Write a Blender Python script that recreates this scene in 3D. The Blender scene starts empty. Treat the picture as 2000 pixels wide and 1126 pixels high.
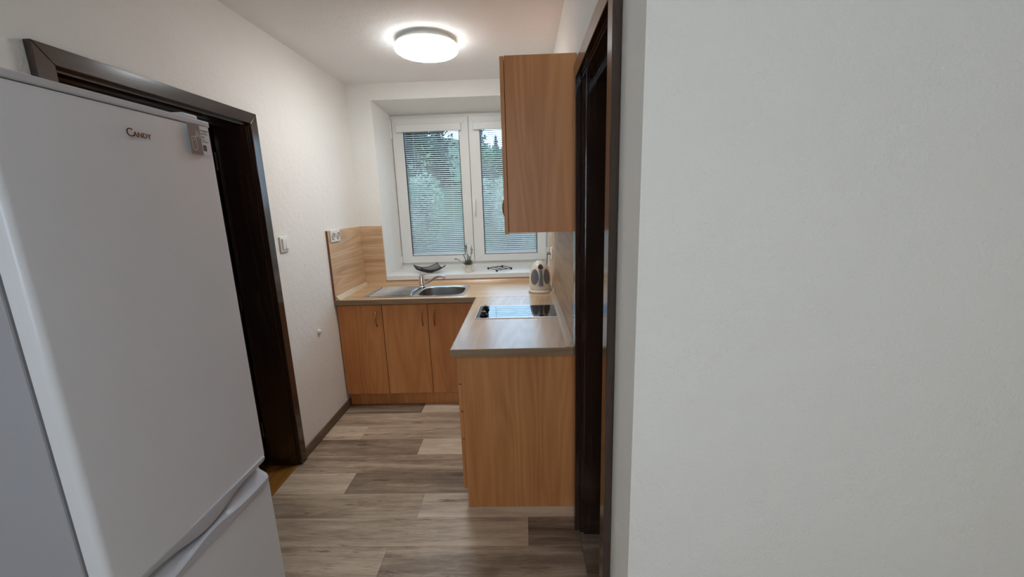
import bpy, bmesh, math, random
from mathutils import Vector, Matrix
random.seed(7)
S = bpy.context.scene
COL = S.collection

# ---------------------------------------------------------------- camera, sky, lights, exposure
FPX = 791.83                                   # focal length in pixels of the 2000 px wide frame
CAM = Vector((1.3942, -3.4558, 1.5094))
yaw, pitch, roll = (math.radians(a) for a in (-1.7717, -11.7575, -1.79))
fwd = Vector((math.sin(yaw)*math.cos(pitch), math.cos(yaw)*math.cos(pitch), math.sin(pitch)))
rgt = Vector((math.cos(yaw), -math.sin(yaw), 0)); upv = rgt.cross(fwd)
r2 = rgt*math.cos(roll) + upv*math.sin(roll); u2 = -rgt*math.sin(roll) + upv*math.cos(roll)
cam_data = bpy.data.cameras.new('camera'); cam = bpy.data.objects.new('camera', cam_data); COL.objects.link(cam)
cam_data.sensor_width = 36; cam_data.lens = FPX/2000*36; cam_data.clip_start = .02
cam.matrix_world = Matrix.Translation(CAM) @ Matrix((r2, u2, -fwd)).transposed().to_4x4()
S.camera = cam

world = bpy.data.worlds.new('sky'); S.world = world; world.use_nodes = True
bg = world.node_tree.nodes['Background']
bg.inputs[0].default_value = (.48, .71, 1.0, 1); bg.inputs[1].default_value = 4.6

def area(name, loc, rot, sx, sy, power, col):
    d = bpy.data.lights.new(name, 'AREA'); d.shape = 'RECTANGLE'; d.size = sx; d.size_y = sy
    d.energy = power; d.color = col
    o = bpy.data.objects.new(name, d); COL.objects.link(o); o.location = loc; o.rotation_euler = rot
    return o
# fill light added at the unseen hall window behind the photographer
area('hall_fill_light', (1.1, -5.17, 1.5), (math.radians(-90), 0, math.radians(180)), .75, 1.2, 5, (.95, .97, 1.0))
LAMP_STRENGTH = 35
HALL_FILL_STRENGTH = 25
vs = S.view_settings
vs.view_transform = 'Standard'; vs.look = 'None'; vs.gamma = 1; vs.use_curve_mapping = False
vs.exposure = 0.1

# ---------------------------------------------------------------- helpers
def lin(r, g, b):
    f = lambda c: c/12.92 if c <= .04045 else ((c+.055)/1.055)**2.4
    return (f(r/255), f(g/255), f(b/255), 1)

class NT:
    def __init__(s, name):
        s.m = bpy.data.materials.new(name); s.m.use_nodes = True
        s.t = s.m.node_tree; s.b = s.t.nodes['Principled BSDF']
    def n(s, typ, **kw):
        x = s.t.nodes.new(typ)
        for k, v in kw.items():
            if k.startswith('i_'):
                key = k[2:]; x.inputs[int(key) if key.isdigit() else key.replace('_', ' ')].default_value = v
            else: setattr(x, k, v)
        return x
    def l(s, a, b): s.t.links.new(a, b)
    def math(s, op, a, b=None):
        x = s.n('ShaderNodeMath', operation=op)
        for i, v in enumerate((a, b)):
            if v is None: continue
            if isinstance(v, (int, float)): x.inputs[i].default_value = v
            else: s.l(v, x.inputs[i])
        return x.outputs[0]
    def coords(s, scale, rnd=0):
        tc = s.n('ShaderNodeTexCoord'); mp = s.n('ShaderNodeMapping'); mp.inputs['Scale'].default_value = scale
        src = tc.outputs['Object']
        if rnd:
            oi = s.n('ShaderNodeObjectInfo'); cx = s.n('ShaderNodeCombineXYZ')
            v = s.math('MULTIPLY', oi.outputs['Random'], rnd)
            for i in range(3): s.l(v, cx.inputs[i])
            va = s.n('ShaderNodeVectorMath', operation='ADD'); s.l(src, va.inputs[0]); s.l(cx.outputs[0], va.inputs[1]); src = va.outputs[0]
        s.l(src, mp.inputs[0]); return mp.outputs[0]
    def noise(s, vec, scale, detail=4, rough=.55, dist=0):
        x = s.n('ShaderNodeTexNoise'); x.inputs['Scale'].default_value = scale; x.inputs['Detail'].default_value = detail
        x.inputs['Roughness'].default_value = rough; x.inputs['Distortion'].default_value = dist
        s.l(vec, x.inputs['Vector']); return x.outputs['Fac']
    def ramp(s, fac, stops):
        x = s.n('ShaderNodeValToRGB'); e = x.color_ramp.elements
        while len(e) < len(stops): e.new(.5)
        for i, (p, c) in enumerate(stops): e[i].position = p; e[i].color = c
        s.l(fac, x.inputs[0]); return x.outputs[0]
    def bump(s, h, strength, dist=.002):
        x = s.n('ShaderNodeBump'); x.inputs['Strength'].default_value = strength; x.inputs['Distance'].default_value = dist
        s.l(h, x.inputs['Height']); s.l(x.outputs[0], s.b.inputs['Normal'])

def plain(name, col, rough=.5, metal=0, var=.04, spec=.5, bump=0, bscale=200, coat=0):
    k = NT(name); v = k.coords((1, 1, 1))
    f = k.noise(v, 9, 3)
    c = lin(*col); lo = tuple(x*(1-var) for x in c[:3])+(1,); hi = tuple(min(1, x*(1+var)) for x in c[:3])+(1,)
    k.l(k.ramp(f, [(.3, lo), (.7, hi)]), k.b.inputs['Base Color'])
    k.b.inputs['Roughness'].default_value = rough; k.b.inputs['Metallic'].default_value = metal
    k.b.inputs['Specular IOR Level'].default_value = spec
    if coat: k.b.inputs['Coat Weight'].default_value = coat; k.b.inputs['Coat Roughness'].default_value = .05
    if bump: k.bump(k.noise(k.coords((1, 1, 1)), bscale, 4), bump)
    return k.m

def wood(name, dark, mid, light, axis, rough=.4, spec=.5, rnd=3.0, rings=.5, fine=.35, bump=.05, stretch=1.0):
    """procedural board: long streaks along axis, contour-like growth figure, fine pores"""
    k = NT(name); i = 'xyz'.index(axis)
    def sc(a, l):
        v = [a]*3; v[i] = l*stretch; return tuple(v)
    broad = k.noise(k.coords(sc(7, .55), rnd), 1, 3, .5, .4)
    fig = k.noise(k.coords(sc(5, .5), rnd), 1, 2, .45)
    ring = k.math('MULTIPLY', k.math('ADD', k.math('SINE', k.math('MULTIPLY', fig, 85)), 1.0), .5)
    pores = k.noise(k.coords(sc(160, 4), rnd), 1, 4, .6)
    a = k.math('MULTIPLY', k.math('SUBTRACT', ring, .5), rings*.3)
    b = k.math('MULTIPLY', k.math('SUBTRACT', pores, .5), fine)
    f = k.math('ADD', k.math('ADD', broad, a), b)
    k.l(k.ramp(f, [(.25, lin(*dark)), (.5, lin(*mid)), (.75, lin(*light))]), k.b.inputs['Base Color'])
    k.b.inputs['Roughness'].default_value = rough; k.b.inputs['Specular IOR Level'].default_value = spec
    if bump: k.bump(pores, bump, .001)
    return k.m

M = {}
def plaster(name, col):
    k = NT(name)
    big = k.noise(k.coords((1, 1, 1)), 2.2, 3); 
    c = lin(*col)
    k.l(k.ramp(big, [(.3, tuple(x*.965 for x in c[:3])+(1,)), (.7, c)]), k.b.inputs['Base Color'])
    k.b.inputs['Roughness'].default_value = .88; k.b.inputs['Specular IOR Level'].default_value = .2
    n1 = k.noise(k.coords((1, 1, 1)), 95, 5, .62); n2 = k.noise(k.coords((1, 1, 1)), 26, 3, .5)
    h = k.math('ADD', k.math('MULTIPLY', n1, .6), k.math('MULTIPLY', n2, .6))
    k.bump(h, .6, .008); return k.m
M['wall'] = plaster('wall_plaster', (243, 241, 235))
M['ceil'] = plaster('ceiling_plaster', (246, 245, 242))
M['reveal'] = plaster('reveal_plaster', (234, 234, 230))
M['cab'] = wood('beech_laminate', (184, 118, 66), (206, 137, 81), (220, 153, 97), 'z', rough=.40, spec=.4, rings=.5, fine=.4, rnd=7)
M['cab_edge'] = plain('beech_edge_band', (120, 78, 52), .45)
M['carcass'] = plain('carcass_gap_shade', (58, 38, 28), .6)  # darkened brown stands in for shadow in the gaps between doors
M['top_x'] = wood('oak_worktop_lengthwise', (182, 146, 108), (202, 168, 128), (216, 184, 146), 'x', rough=.27, spec=.8, rings=.45, fine=.35, rnd=0, bump=.08)
M['top_y'] = wood('oak_worktop_crosswise', (178, 144, 110), (194, 162, 126), (206, 176, 142), 'y', rough=.27, spec=.8, rings=.55, fine=.35, rnd=0, bump=.08)
M['splash_x'] = wood('oak_panel_back', (184, 148, 110), (208, 174, 136), (224, 194, 160), 'x', rough=.5, rings=.7, fine=.8, rnd=0, bump=.1)
M['splash_y'] = wood('oak_panel_side', (184, 148, 110), (208, 174, 136), (224, 194, 160), 'y', rough=.40, rings=.7, fine=.8, rnd=0, bump=.1)
M['edge_x'] = wood('oak_edge_band', (120, 96, 70), (146, 120, 90), (164, 138, 108), 'x', rough=.5, rnd=0)
M['edge_y'] = wood('oak_edge_band_side', (120, 96, 70), (146, 120, 90), (164, 138, 108), 'y', rough=.5, rnd=0)
M['cove'] = wood('cove_strip', (196, 172, 140), (212, 190, 160), (224, 204, 176), 'y', rough=.4, rnd=0, rings=.2)
M['door_z'] = wood('dark_walnut_upright', (38, 25, 20), (54, 37, 29), (70, 50, 40), 'z', rough=.14, spec=.9, rings=.35, fine=.5)
M['door_y'] = wood('dark_walnut_level', (38, 25, 20), (54, 37, 29), (70, 50, 40), 'y', rough=.15, spec=.8, rings=.35, fine=.5)
M['thresh'] = wood('ochre_wood', (120, 78, 26), (156, 106, 42), (176, 126, 58), 'y', rough=.5)
M['base'] = wood('skirting_laminate', (82, 66, 52), (108, 90, 72), (126, 108, 88), 'y', rough=.5)
M['white_pvc'] = plain('white_window_plastic', (232, 231, 226), .35, var=.01)
M['white_plastic'] = plain('white_plastic', (236, 235, 230), .4, var=.01)
M['socket_grey'] = plain('socket_insert', (196, 192, 184), .45, var=.01)
M['seal'] = plain('grey_rubber_seal', (92, 90, 86), .7)
M['seal_dark'] = plain('dark_glazing_gasket', (34, 36, 46), .7)
M['slat'] = plain('white_aluminium_slat', (235, 240, 244), .4, var=.01)
M['cord'] = plain('white_cord', (215, 220, 230), .8)
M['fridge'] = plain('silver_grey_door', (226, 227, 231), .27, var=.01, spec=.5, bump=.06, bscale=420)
M['fridge_side_shade'] = plain('silver_grey_side_shade', (164, 164, 169), .42, var=.01, bump=.08, bscale=420)  # darker copy of the door grey, with the side's shade in the colour
M['fridge_trim'] = plain('pale_grey_fridge_plastic', (198, 199, 206), .3, var=.01)
M['dark'] = plain('dark_gasket', (70, 70, 72), .7)
M['black_gap'] = plain('dark_interior', (26, 22, 20), .8)
M['steel'] = plain('brushed_steel', (214, 214, 214), .18, 1, var=.06)
M['steel_deck_shade'] = plain('satin_steel_deck_shade', (104, 100, 96), .36, 1, var=.08)  # shade between the drainer ribs put into a darker steel colour
M['steel_bowl'] = plain('satin_steel_bowl', (150, 147, 143), .38, 1, var=.1)
M['hinge_dark'] = plain('dark_hinge', (92, 88, 84), .4, 1)
M['chrome'] = plain('chrome', (225, 225, 228), .08, 1, var=.01)
M['brass'] = plain('aged_brass', (176, 138, 102), .3, 1, var=.06)
M['glass_black'] = plain('black_ceramic_glass', (10, 11, 13), .03, 0, var=.01, spec=.9)
M['print'] = plain('grey_hob_print', (52, 54, 58), .12)
M['knob_black'] = plain('black_knob', (14, 14, 16), .35)
M['black_metal'] = plain('black_wire', (18, 18, 20), .45)
M['kettle'] = plain('cream_plastic', (222, 214, 198), .3, var=.01)
M['kettle_window'] = plain('grey_clear_plastic', (116, 115, 118), .22, var=.05)
M['kettle_button'] = plain('dark_grey_button', (66, 62, 64), .2)
M['cable'] = plain('grey_cable', (120, 118, 114), .6)
M['plug'] = plain('grey_plug', (140, 136, 128), .5)
M['enamel'] = plain('ivory_enamel', (226, 220, 204), .25, var=.02)
M['leaf_grey'] = plain('grey_green_leaf', (112, 122, 108), .7, var=.3)
M['lavender'] = plain('lavender_bud', (72, 66, 104), .7, var=.3)
M['stem'] = plain('dark_stem', (60, 62, 54), .7)
M['logo'] = plain('copper_lettering', (120, 92, 78), .25, 1, var=.1)
M['mauve'] = plain('mauve_print', (128, 112, 108), .45, var=.02)
M['sticker_white'] = plain('sticker_white', (214, 214, 220), .4, var=.01)
M['print_dark'] = plain('dark_print', (58, 52, 60), .5)
M['ground'] = None
M['bark'] = plain('bark', (70, 58, 48), .9, var=.3, bump=.6, bscale=30)
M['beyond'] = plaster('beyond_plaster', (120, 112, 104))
M['alu'] = plain('joint_strip', (214, 200, 176), .3, var=.02)

def leaves(name, a, b):
    k = NT(name); f = k.noise(k.coords((1, 1, 1), 5), 1.7, 4, .65)
    k.l(k.ramp(f, [(.3, lin(*a)), (.7, lin(*b))]), k.b.inputs['Base Color'])
    k.b.inputs['Roughness'].default_value = .7; k.b.inputs['Specular IOR Level'].default_value = .1; return k.m
M['ground'] = leaves('meadow', (34, 54, 34), (74, 100, 58))
M['leaf_dark'] = leaves('dark_needles', (18, 34, 28), (44, 66, 46))
M['leaf_mid'] = leaves('mid_green_leaves', (40, 66, 54), (112, 146, 104))
M['leaf_light'] = leaves('light_green_leaves', (70, 104, 84), (156, 186, 144))

def glass_mat():
    m = bpy.data.materials.new('window_glass'); m.use_nodes = True; t = m.node_tree
    for n in list(t.nodes): t.nodes.remove(n)
    o = t.nodes.new('ShaderNodeOutputMaterial'); mx = t.nodes.new('ShaderNodeMixShader')
    tr = t.nodes.new('ShaderNodeBsdfTransparent'); gl = t.nodes.new('ShaderNodeBsdfGlossy'); fr = t.nodes.new('ShaderNodeFresnel')
    tr.inputs[0].default_value = (.93, .97, .97, 1); gl.inputs['Roughness'].default_value = .01; fr.inputs[0].default_value = 1.35
    t.links.new(fr.outputs[0], mx.inputs[0]); t.links.new(tr.outputs[0], mx.inputs[1]); t.links.new(gl.outputs[0], mx.inputs[2])
    t.links.new(mx.outputs[0], o.inputs[0]); return m
M['glass'] = glass_mat()

def lamp_mat(name, strength, tint):
    k = NT(name); k.b.inputs['Base Color'].default_value = (.9, .9, .88, 1)
    k.b.inputs['Emission Color'].default_value = (*tint, 1)
    # the LED board faces down, so the diffuser glows most where it faces down
    g = k.n('ShaderNodeNewGeometry'); sp = k.n('ShaderNodeSeparateXYZ'); k.l(g.outputs['Normal'], sp.inputs[0])
    dn = k.math('MAXIMUM', k.math('MULTIPLY', sp.outputs[2], -1.0), 0.0)
    k.l(k.math('MULTIPLY', k.math('ADD', k.math('MULTIPLY', dn, .74), .26), strength), k.b.inputs['Emission Strength'])
    return k.m
M['lamp'] = lamp_mat('lit_diffuser', LAMP_STRENGTH, (.95, .98, 1.0))
M['lamp_hall_fill'] = lamp_mat('hall_fill_diffuser', HALL_FILL_STRENGTH, (1.0, .97, .91))

def plank_mat():
    k = NT('laminate_plank')
    at = k.n('ShaderNodeAttribute', attribute_type='OBJECT', attribute_name='tone')
    band = k.noise(k.coords((.9, 11, 1), 40), 1, 3, .55, .3)
    streak = k.noise(k.coords((2.6, 34, 1), 40), 1, 8, .72, 1.0)
    fine = k.noise(k.coords((14, 240, 1), 40), 1, 5, .65)
    knot = k.noise(k.coords((3.2, 9, 1), 40), 1, 7, .74, 1.6)
    crack = k.noise(k.coords((1.7, 24, 1), 40), 1, 6, .7, 2.2)
    f = k.math('ADD', k.math('MULTIPLY', k.math('SUBTRACT', band, .5), 1.15), k.math('MULTIPLY', k.math('SUBTRACT', streak, .5), .6))
    f = k.math('ADD', f, k.math('MULTIPLY', k.math('SUBTRACT', fine, .5), .4))
    f = k.math('ADD', f, k.math('MULTIPLY', k.math('SUBTRACT', knot, .5), .42))
    f = k.math('SUBTRACT', f, k.math('MULTIPLY', k.math('MAXIMUM', k.math('SUBTRACT', crack, .59), 0.0), 4.2))
    f = k.math('ADD', f, at.outputs['Fac'])
    k.l(k.ramp(f, [(.0, lin(92, 77, 66)), (.33, lin(160, 140, 120)), (.58, lin(208, 187, 162)), (.9, lin(238, 221, 196))]), k.b.inputs['Base Color'])
    k.b.inputs['Roughness'].default_value = .36; k.b.inputs['Specular IOR Level'].default_value = .5
    k.bump(streak, .12, .001); return k.m
M['plank'] = plank_mat()

# -- shapes
def box(bm, x0, x1, y0, y1, z0, z1):
    v = [bm.verts.new((x, y, z)) for x in (x0, x1) for y in (y0, y1) for z in (z0, z1)]
    for f in ((0, 1, 3, 2), (4, 6, 7, 5), (0, 4, 5, 1), (2, 3, 7, 6), (0, 2, 6, 4), (1, 5, 7, 3)):
        bm.faces.new([v[i] for i in f])
    return bm
def B(*a): return box(bmesh.new(), *a)
def loft(bm, loops, cap0=True, cap1=True, closed=True):
    L = [[bm.verts.new(p) for p in lp] for lp in loops]
    for a, b in zip(L[:-1], L[1:]):
        n = len(a)
        for i in range(n if closed else n-1):
            j = (i+1) % n; bm.faces.new((a[i], a[j], b[j], b[i]))
    if cap0: bm.faces.new(L[0][::-1])
    if cap1: bm.faces.new(L[-1])
    return L
def prism(bm, poly, axis, a, b):
    def P(p, t):
        return {'x': (t, p[0], p[1]), 'y': (p[0], t, p[1]), 'z': (p[0], p[1], t)}[axis]
    loft(bm, [[P(p, a) for p in poly], [P(p, b) for p in poly]]); return bm
def tube(bm, pts, r, seg=8):
    pts = [Vector(p) for p in pts]; n = len(pts); rs = r if isinstance(r, (list, tuple)) else [r]*n
    loops = []; ref = None
    for i, p in enumerate(pts):
        d = (pts[min(i+1, n-1)] - pts[max(i-1, 0)]).normalized()
        if ref is None: ref = Vector((0, 0, 1)) if abs(d.z) < .9 else Vector((1, 0, 0))
        a = d.cross(ref).normalized(); b = a.cross(d).normalized(); ref = b
        loops.append([p + (a*math.cos(t) + b*math.sin(t))*rs[i] for t in (2*math.pi*k/seg for k in range(seg))])
    loft(bm, loops); return bm
def lathe(bm, prof, cx, cy, z0=0, seg=40, sx=1, sy=1):
    loops = [[(cx + r*sx*math.cos(2*math.pi*k/seg), cy + r*sy*math.sin(2*math.pi*k/seg), z0+z) for k in range(seg)] for r, z in prof]
    loft(bm, loops); return bm
def arc(c, r, a0, a1, n, f):
    return [f(c[0]+r*math.cos(a0+(a1-a0)*k/n), c[1]+r*math.sin(a0+(a1-a0)*k/n)) for k in range(n+1)]

def obj(name, bm, mat, parent=None, bevel=0, smooth=None, seg=2, shift=True, kind=None):
    bmesh.ops.recalc_face_normals(bm, faces=bm.faces)
    if bevel:
        es = [e for e in bm.edges if len(e.link_faces) == 2 and e.calc_face_angle(0) > .6]
        bmesh.ops.bevel(bm, geom=es, offset=bevel, segments=seg, profile=.5, affect='EDGES', clamp_overlap=True)
    o_w = Vector((0, 0, 0))
    p = parent
    while p is not None: o_w += p.location; p = p.parent
    if shift and parent is not None: bmesh.ops.translate(bm, verts=bm.verts, vec=-o_w)
    me = bpy.data.meshes.new(name); bm.to_mesh(me); bm.free()
    if smooth is None: smooth = not bevel
    if smooth:
        me.polygons.foreach_set('use_smooth', [True]*len(me.polygons)); me.set_sharp_from_angle(angle=math.radians(32))
    me.materials.append(mat if not isinstance(mat, str) else M[mat])
    o = bpy.data.objects.new(name, me); COL.objects.link(o)
    if parent is not None: o.parent = parent
    if kind: o['kind'] = kind
    return o
def tag(o, label, cat, group=None):
    o['label'] = label; o['category'] = cat
    if group: o['group'] = group
    return o
def thing(name, loc, label, cat, group=None):
    o = bpy.data.objects.new(name, None); COL.objects.link(o); o.location = loc; o.empty_display_size = .05
    return tag(o, label, cat, group)
def top(name, bm, mat, base, label, cat, group=None, **kw):
    """a thing that is one mesh, its origin at its base"""
    bmesh.ops.translate(bm, verts=bm.verts, vec=-Vector(base))
    o = obj(name, bm, mat, None, **kw); o.location = base
    return tag(o, label, cat, group)
def struct(name, bm, mat, **kw):
    o = obj(name, bm, mat, None, **kw); o['kind'] = 'structure'; return o
def sroot(name, loc):
    o = bpy.data.objects.new(name, None); COL.objects.link(o); o.location = loc; o['kind'] = 'structure'; return o

# ---------------------------------------------------------------- the setting
H, W = 2.478, 1.626
HX, HY = 3.6, -5.2            # hall extents
CY = -2.635                   # corner where the kitchen passage opens into the hall
T = .172                      # inner wall thickness
# left wall with doorway
DL0, DL1, DLZ = -2.178, -1.295, 1.952
b = bmesh.new()
box(b, -T, 0, HY-.2, DL0-.008, -.1, H); box(b, -T, 0, DL1+.008, .48, -.1, H); box(b, -T, 0, DL0-.008, DL1+.008, DLZ+.008, H)
wl = struct('wall_left', b, 'wall', smooth=False)
# back wall with window opening
WX0, WT, WB, WY = .203, 2.355, .89, .40
b = bmesh.new()
prism(b, [(0, 0), (WX0, 0), (WX0+.024, WY), (WX0+.024, .48), (0, .48)], 'z', -.1, H)
prism(b, [(0, WT), (WY, WT-.037), (.48, WT-.037), (.48, H), (0, H)], 'x', WX0, W)
box(b, WX0, W, 0, .48, -.1, WB)
struct('wall_back', b, 'wall', smooth=False)
# right wall with doorway, ending at the corner
DR0, DR1, DRZ = -2.40, -1.815, 1.965
b = bmesh.new()
box(b, W, W+T, CY, DR0-.008, -.1, H); box(b, W, W+T, DR1+.008, .48, -.1, H); box(b, W, W+T, DR0-.008, DR1+.008, DRZ+.008, H)
struct('wall_right', b, 'wall', smooth=False)
b = bmesh.new(); box(b, W+T, HX, CY, CY+T, -.1, H)
struct('wall_front', b, 'wall', smooth=False)
b = bmesh.new(); box(b, HX, HX+.2, HY-.2, CY+T, -.1, H); struct('wall_hall_side', b, 'wall', smooth=False)
b = bmesh.new()
box(b, 0, .7, HY-.2, HY, -.1, H); box(b, 1.5, HX, HY-.2, HY, -.1, H); box(b, .7, 1.5, HY-.2, HY, -.1, .85); box(b, .7, 1.5, HY-.2, HY, 2.15, H)
struct('wall_rear', b, 'wall', smooth=False)
b = B(-T-2.2, HX+.2, HY-.2, .48, H, H+.12); struct('ceiling', b, 'ceil', smooth=False)
# the unlit room beyond the left doorway
b = bmesh.new()
box(b, -T-2.2, -T-2.1, -3.4, .3, -.1, H); box(b, -T-2.1, -T, -3.4, -3.3, -.1, H); box(b, -T-2.1, -T, .2, .3, -.1, H)
struct('wall_beyond', b, 'beyond', smooth=False)
b = B(-T-2.1, -T, -3.3, .2, -.1, -.004); struct('floor_beyond', b, 'thresh', smooth=False)

# floor: slab and laminate planks laid across the passage
fl = struct('floor', B(-T+.001, HX, HY, 0, -.1, -.007), 'black_gap', smooth=False)
PL, PW = 1.295, .1735
joints = {2: .60, 1: 1.19, 0: .27, -1: .70, -2: 1.14, -3: .388, -4: .832, -5: 1.385, -6: .745}
tones = {(2, 0): .22, (2, 1): .66, (1, 0): .46, (0, 0): .66, (0, 1): .48, (-1, 0): .28, (-1, 1): .70, (-2, 0): .42, (-3, 0): .64, (-3, 1): .26,
         (-4, 0): .46, (-4, 1): .70, (-5, 0): .36, (-5, 1): .48, (-5, 2): .30, (-6, 0): .44, (-6, 1): .40}
pmesh = {}
row = 2
while True:
    y1 = -.86 + PW*(row); y0 = y1 - PW
    if y1 < HY: break
    if y0 < -.02 and y0 > HY-.3:
        j = joints.get(row, (row*.431) % PL)
        while j > 0: j -= PL
        xs = j; idx = 0
        xmax = HX if y1 < CY else W
        while xs < xmax:
            a, c = max(xs, 0.0), min(xs+PL, xmax)
            y0c = max(y0, HY)
            if c - a > .03 and y1 - y0c > .02:
                key = (round(c-a, 3), round(y1-y0c, 3))
                bm = B(0, c-a-.0007, 0, y1-y0c-.0007, -.007, 0)
                if key not in pmesh:
                    o = obj('plank', bm, 'plank', fl, bevel=.0004, seg=1, shift=False, smooth=False); pmesh[key] = o.data
                else:
                    bm.free(); o = bpy.data.objects.new('plank', pmesh[key]); COL.objects.link(o); o.parent = fl
                o.location = (a+.00035, y0c+.00035, 0)
                o['tone'] = .46 + 1.2*(tones.get((row, idx), .3 + .35*random.random()) - .46)
                idx += 1
            xs += PL
    row -= 1
b = B(-T+.002, -.001, DL0-.006, DL1+.006, -.006, .004)
struct('trim_1', b, 'thresh', bevel=.002)
b = B(W+.0005, W+.117, DR0+.001, DR1-.001, -.007, 0)
struct('trim_2', b, 'plank')['tone'] = .3
b = bmesh.new(); prism(b, [(.0005, 0), (.014, 0), (.014, .05), (.010, .058), (.0005, .058)], 'y', -1.239, -.545)
struct('baseboard_left', b, 'base')

# doors
def casing(parent, side, y0, y1, z1, w, p, x):
    """three mitred boards framing the doorway; side=+1 face looks to +x"""
    xa, xb = (x, x+p) if side > 0 else (x-p, x)
    for poly in ([(y0-w, 0), (y0, 0), (y0, z1), (y0-w, z1+w)], [(y1, 0), (y1+w, 0), (y1+w, z1+w), (y1, z1)]):
        bm = bmesh.new(); prism(bm, poly, 'x', xa, xb); obj('casing', bm, 'door_z', parent, bevel=.002)
    bm = bmesh.new(); prism(bm, [(y0, z1), (y1, z1), (y1+w, z1+w), (y0-w, z1+w)], 'x', xa, xb); obj('casing', bm, 'door_y', parent, bevel=.002)
d1 = sroot('door_1', (-.08, (DL0+DL1)/2, 0))
casing(d1, 1, DL0, DL1, DLZ, .054, .022, .0005)
bm = bmesh.new()
for y0, y1 in ((DL0-.007, DL0+.012), (DL1-.012, DL1+.007)): box(bm, -T, .0, y0, y1, .005, DLZ)
obj('jamb', bm, 'door_z', d1)
bm = B(-T, .0, DL0-.007, DL1+.007, DLZ-.012, DLZ+.007); obj('head_jamb', bm, 'door_y', d1)
bm = B(-.125, -.085, DL0+.012, DL1-.012, DLZ-.026, DLZ-.012); obj('door_stop', bm, 'door_y', d1, bevel=.002)
lf = obj('door_leaf', B(-.98, -.182, DL1-.055, DL1-.015, .012, DLZ-.016), 'door_z', d1, bevel=.002)
for z in (1.77, 1.02, .25):
    bm = bmesh.new(); tube(bm, [(-.176, DL1-.018, z-.045), (-.176, DL1-.018, z+.045)], .005, 10); obj('hinge', bm, 'hinge_dark', d1)
bm = bmesh.new(); tube(bm, [(-.92, DL1-.055, 1.03), (-.92, DL1-.10, 1.03), (-.80, DL1-.10, 1.03)], .009, 10); obj('door_handle', bm, 'steel', lf)

d2 = sroot('door_2', (W+.08, (DR0+DR1)/2, 0))
casing(d2, -1, DR0, DR1, DRZ, .054, .022, W-.0005)
bm = bmesh.new()
for y0, y1 in ((DR0-.007, DR0+.012), (DR1-.012, DR1+.007)): box(bm, W, W+T, y0, y1, .001, DRZ)
box(bm, W+.017, W+T, DR1-.024, DR1-.012, .001, DRZ)
obj('jamb', bm, 'door_z', d2)
bm = B(W, W+T, DR0-.007, DR1+.007, DRZ-.012, DRZ+.007); obj('head_jamb', bm, 'door_y', d2)
bm = B(W+.05, W+.09, DR0+.012, DR1-.024, DRZ-.026, DRZ-.012); obj('door_stop', bm, 'door_y', d2, bevel=.002)
lf = obj('door_leaf', B(W+.115, W+.155, DR0+.013, DR1-.025, .008, DRZ-.014), 'door_z', d2, bevel=.002)
bm = bmesh.new(); tube(bm, [(W+.115, DR0+.07, 1.03), (W+.07, DR0+.07, 1.03), (W+.07, DR0+.19, 1.03)], .009, 10); obj('door_handle', bm, 'steel', lf)

# kitchen window
w1 = sroot('window_1', (.927, WY+.03, .935))
FX0, FX1, FZ0, FZ1 = .225, 1.622, .8905, 2.318
def frame(bm, x0, x1, y0, y1, z0, z1, l, r, bt, t):
    box(bm, x0, x0+l, y0, y1, z0, z1); box(bm, x1-r, x1, y0, y1, z0, z1)
    box(bm, x0+l, x1-r, y0, y1, z0, z0+bt); box(bm, x0+l, x1-r, y0, y1, z1-t, z1)
bm = bmesh.new(); frame(bm, FX0, FX1, WY+.012, WY+.075, FZ0, FZ1, .03, .03, .105, .045); obj('window_frame', bm, 'white_pvc', w1, bevel=.003)
SZ0, SZ1, SY = .985, 2.288, WY-.012
def sash(x0, x1):
    so = None
    gx0, gx1, gz0, gz1 = x0+.098, x1-.084, 1.049, 2.192
    bm = bmesh.new()
    for poly in ([(x0, SZ0), (gx0, gz0), (gx0, gz1), (x0, SZ1)], [(x1, SZ0), (x1, SZ1), (gx1, gz1), (gx1, gz0)],
                 [(x0, SZ0), (x1, SZ0), (gx1, gz0), (gx0, gz0)], [(x0, SZ1), (gx0, gz1), (gx1, gz1), (x1, SZ1)]):
        prism(bm, poly, 'y', SY, SY+.07)
    so = obj('sash', bm, 'white_pvc', w1, bevel=.0025)
    bm = bmesh.new(); frame(bm, gx0-.001, gx1+.001, SY+.003, SY+.069, gz0-.001, gz1+.001, .006, .006, .006, .006); obj('glazing_bead', bm, 'seal_dark', so)
    obj('pane', B(gx0-.004, gx1+.004, SY+.044, SY+.048, gz0-.004, gz1+.004), 'glass', so, smooth=False)
    return so, gx0, gx1
sL, gl0, gl1 = sash(.236, .925)
sR, gr0, gr1 = sash(.929, 1.612)
for px, z0, z1 in ((.229, 2.12, 2.28), (.229, .99, 1.05), (1.619, 1.0, 1.10)):
    bm = bmesh.new(); tube(bm, [(px, SY-.006, z0), (px, SY-.006, z1)], .007, 10); obj('window_hinge', bm, 'white_plastic', w1)
bm = B(.942, .968, SY-.010, SY-.0005, 1.50, 1.57); hb = obj('handle_plate', bm, 'white_plastic', sR, bevel=.003)
bm = bmesh.new(); tube(bm, [(.955, SY-.008, 1.553), (.955, SY-.036, 1.553), (.955, SY-.040, 1.545), (.956, SY-.040, 1.44)], [.009, .009, .010, .008], 10); obj('handle_lever', bm, 'white_plastic', sR)
obj('sill', B(WX0-.004, W-.001, -.022, WY+.012, WB+.0005, .933), 'white_pvc', w1, bevel=.006, seg=3)

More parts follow.
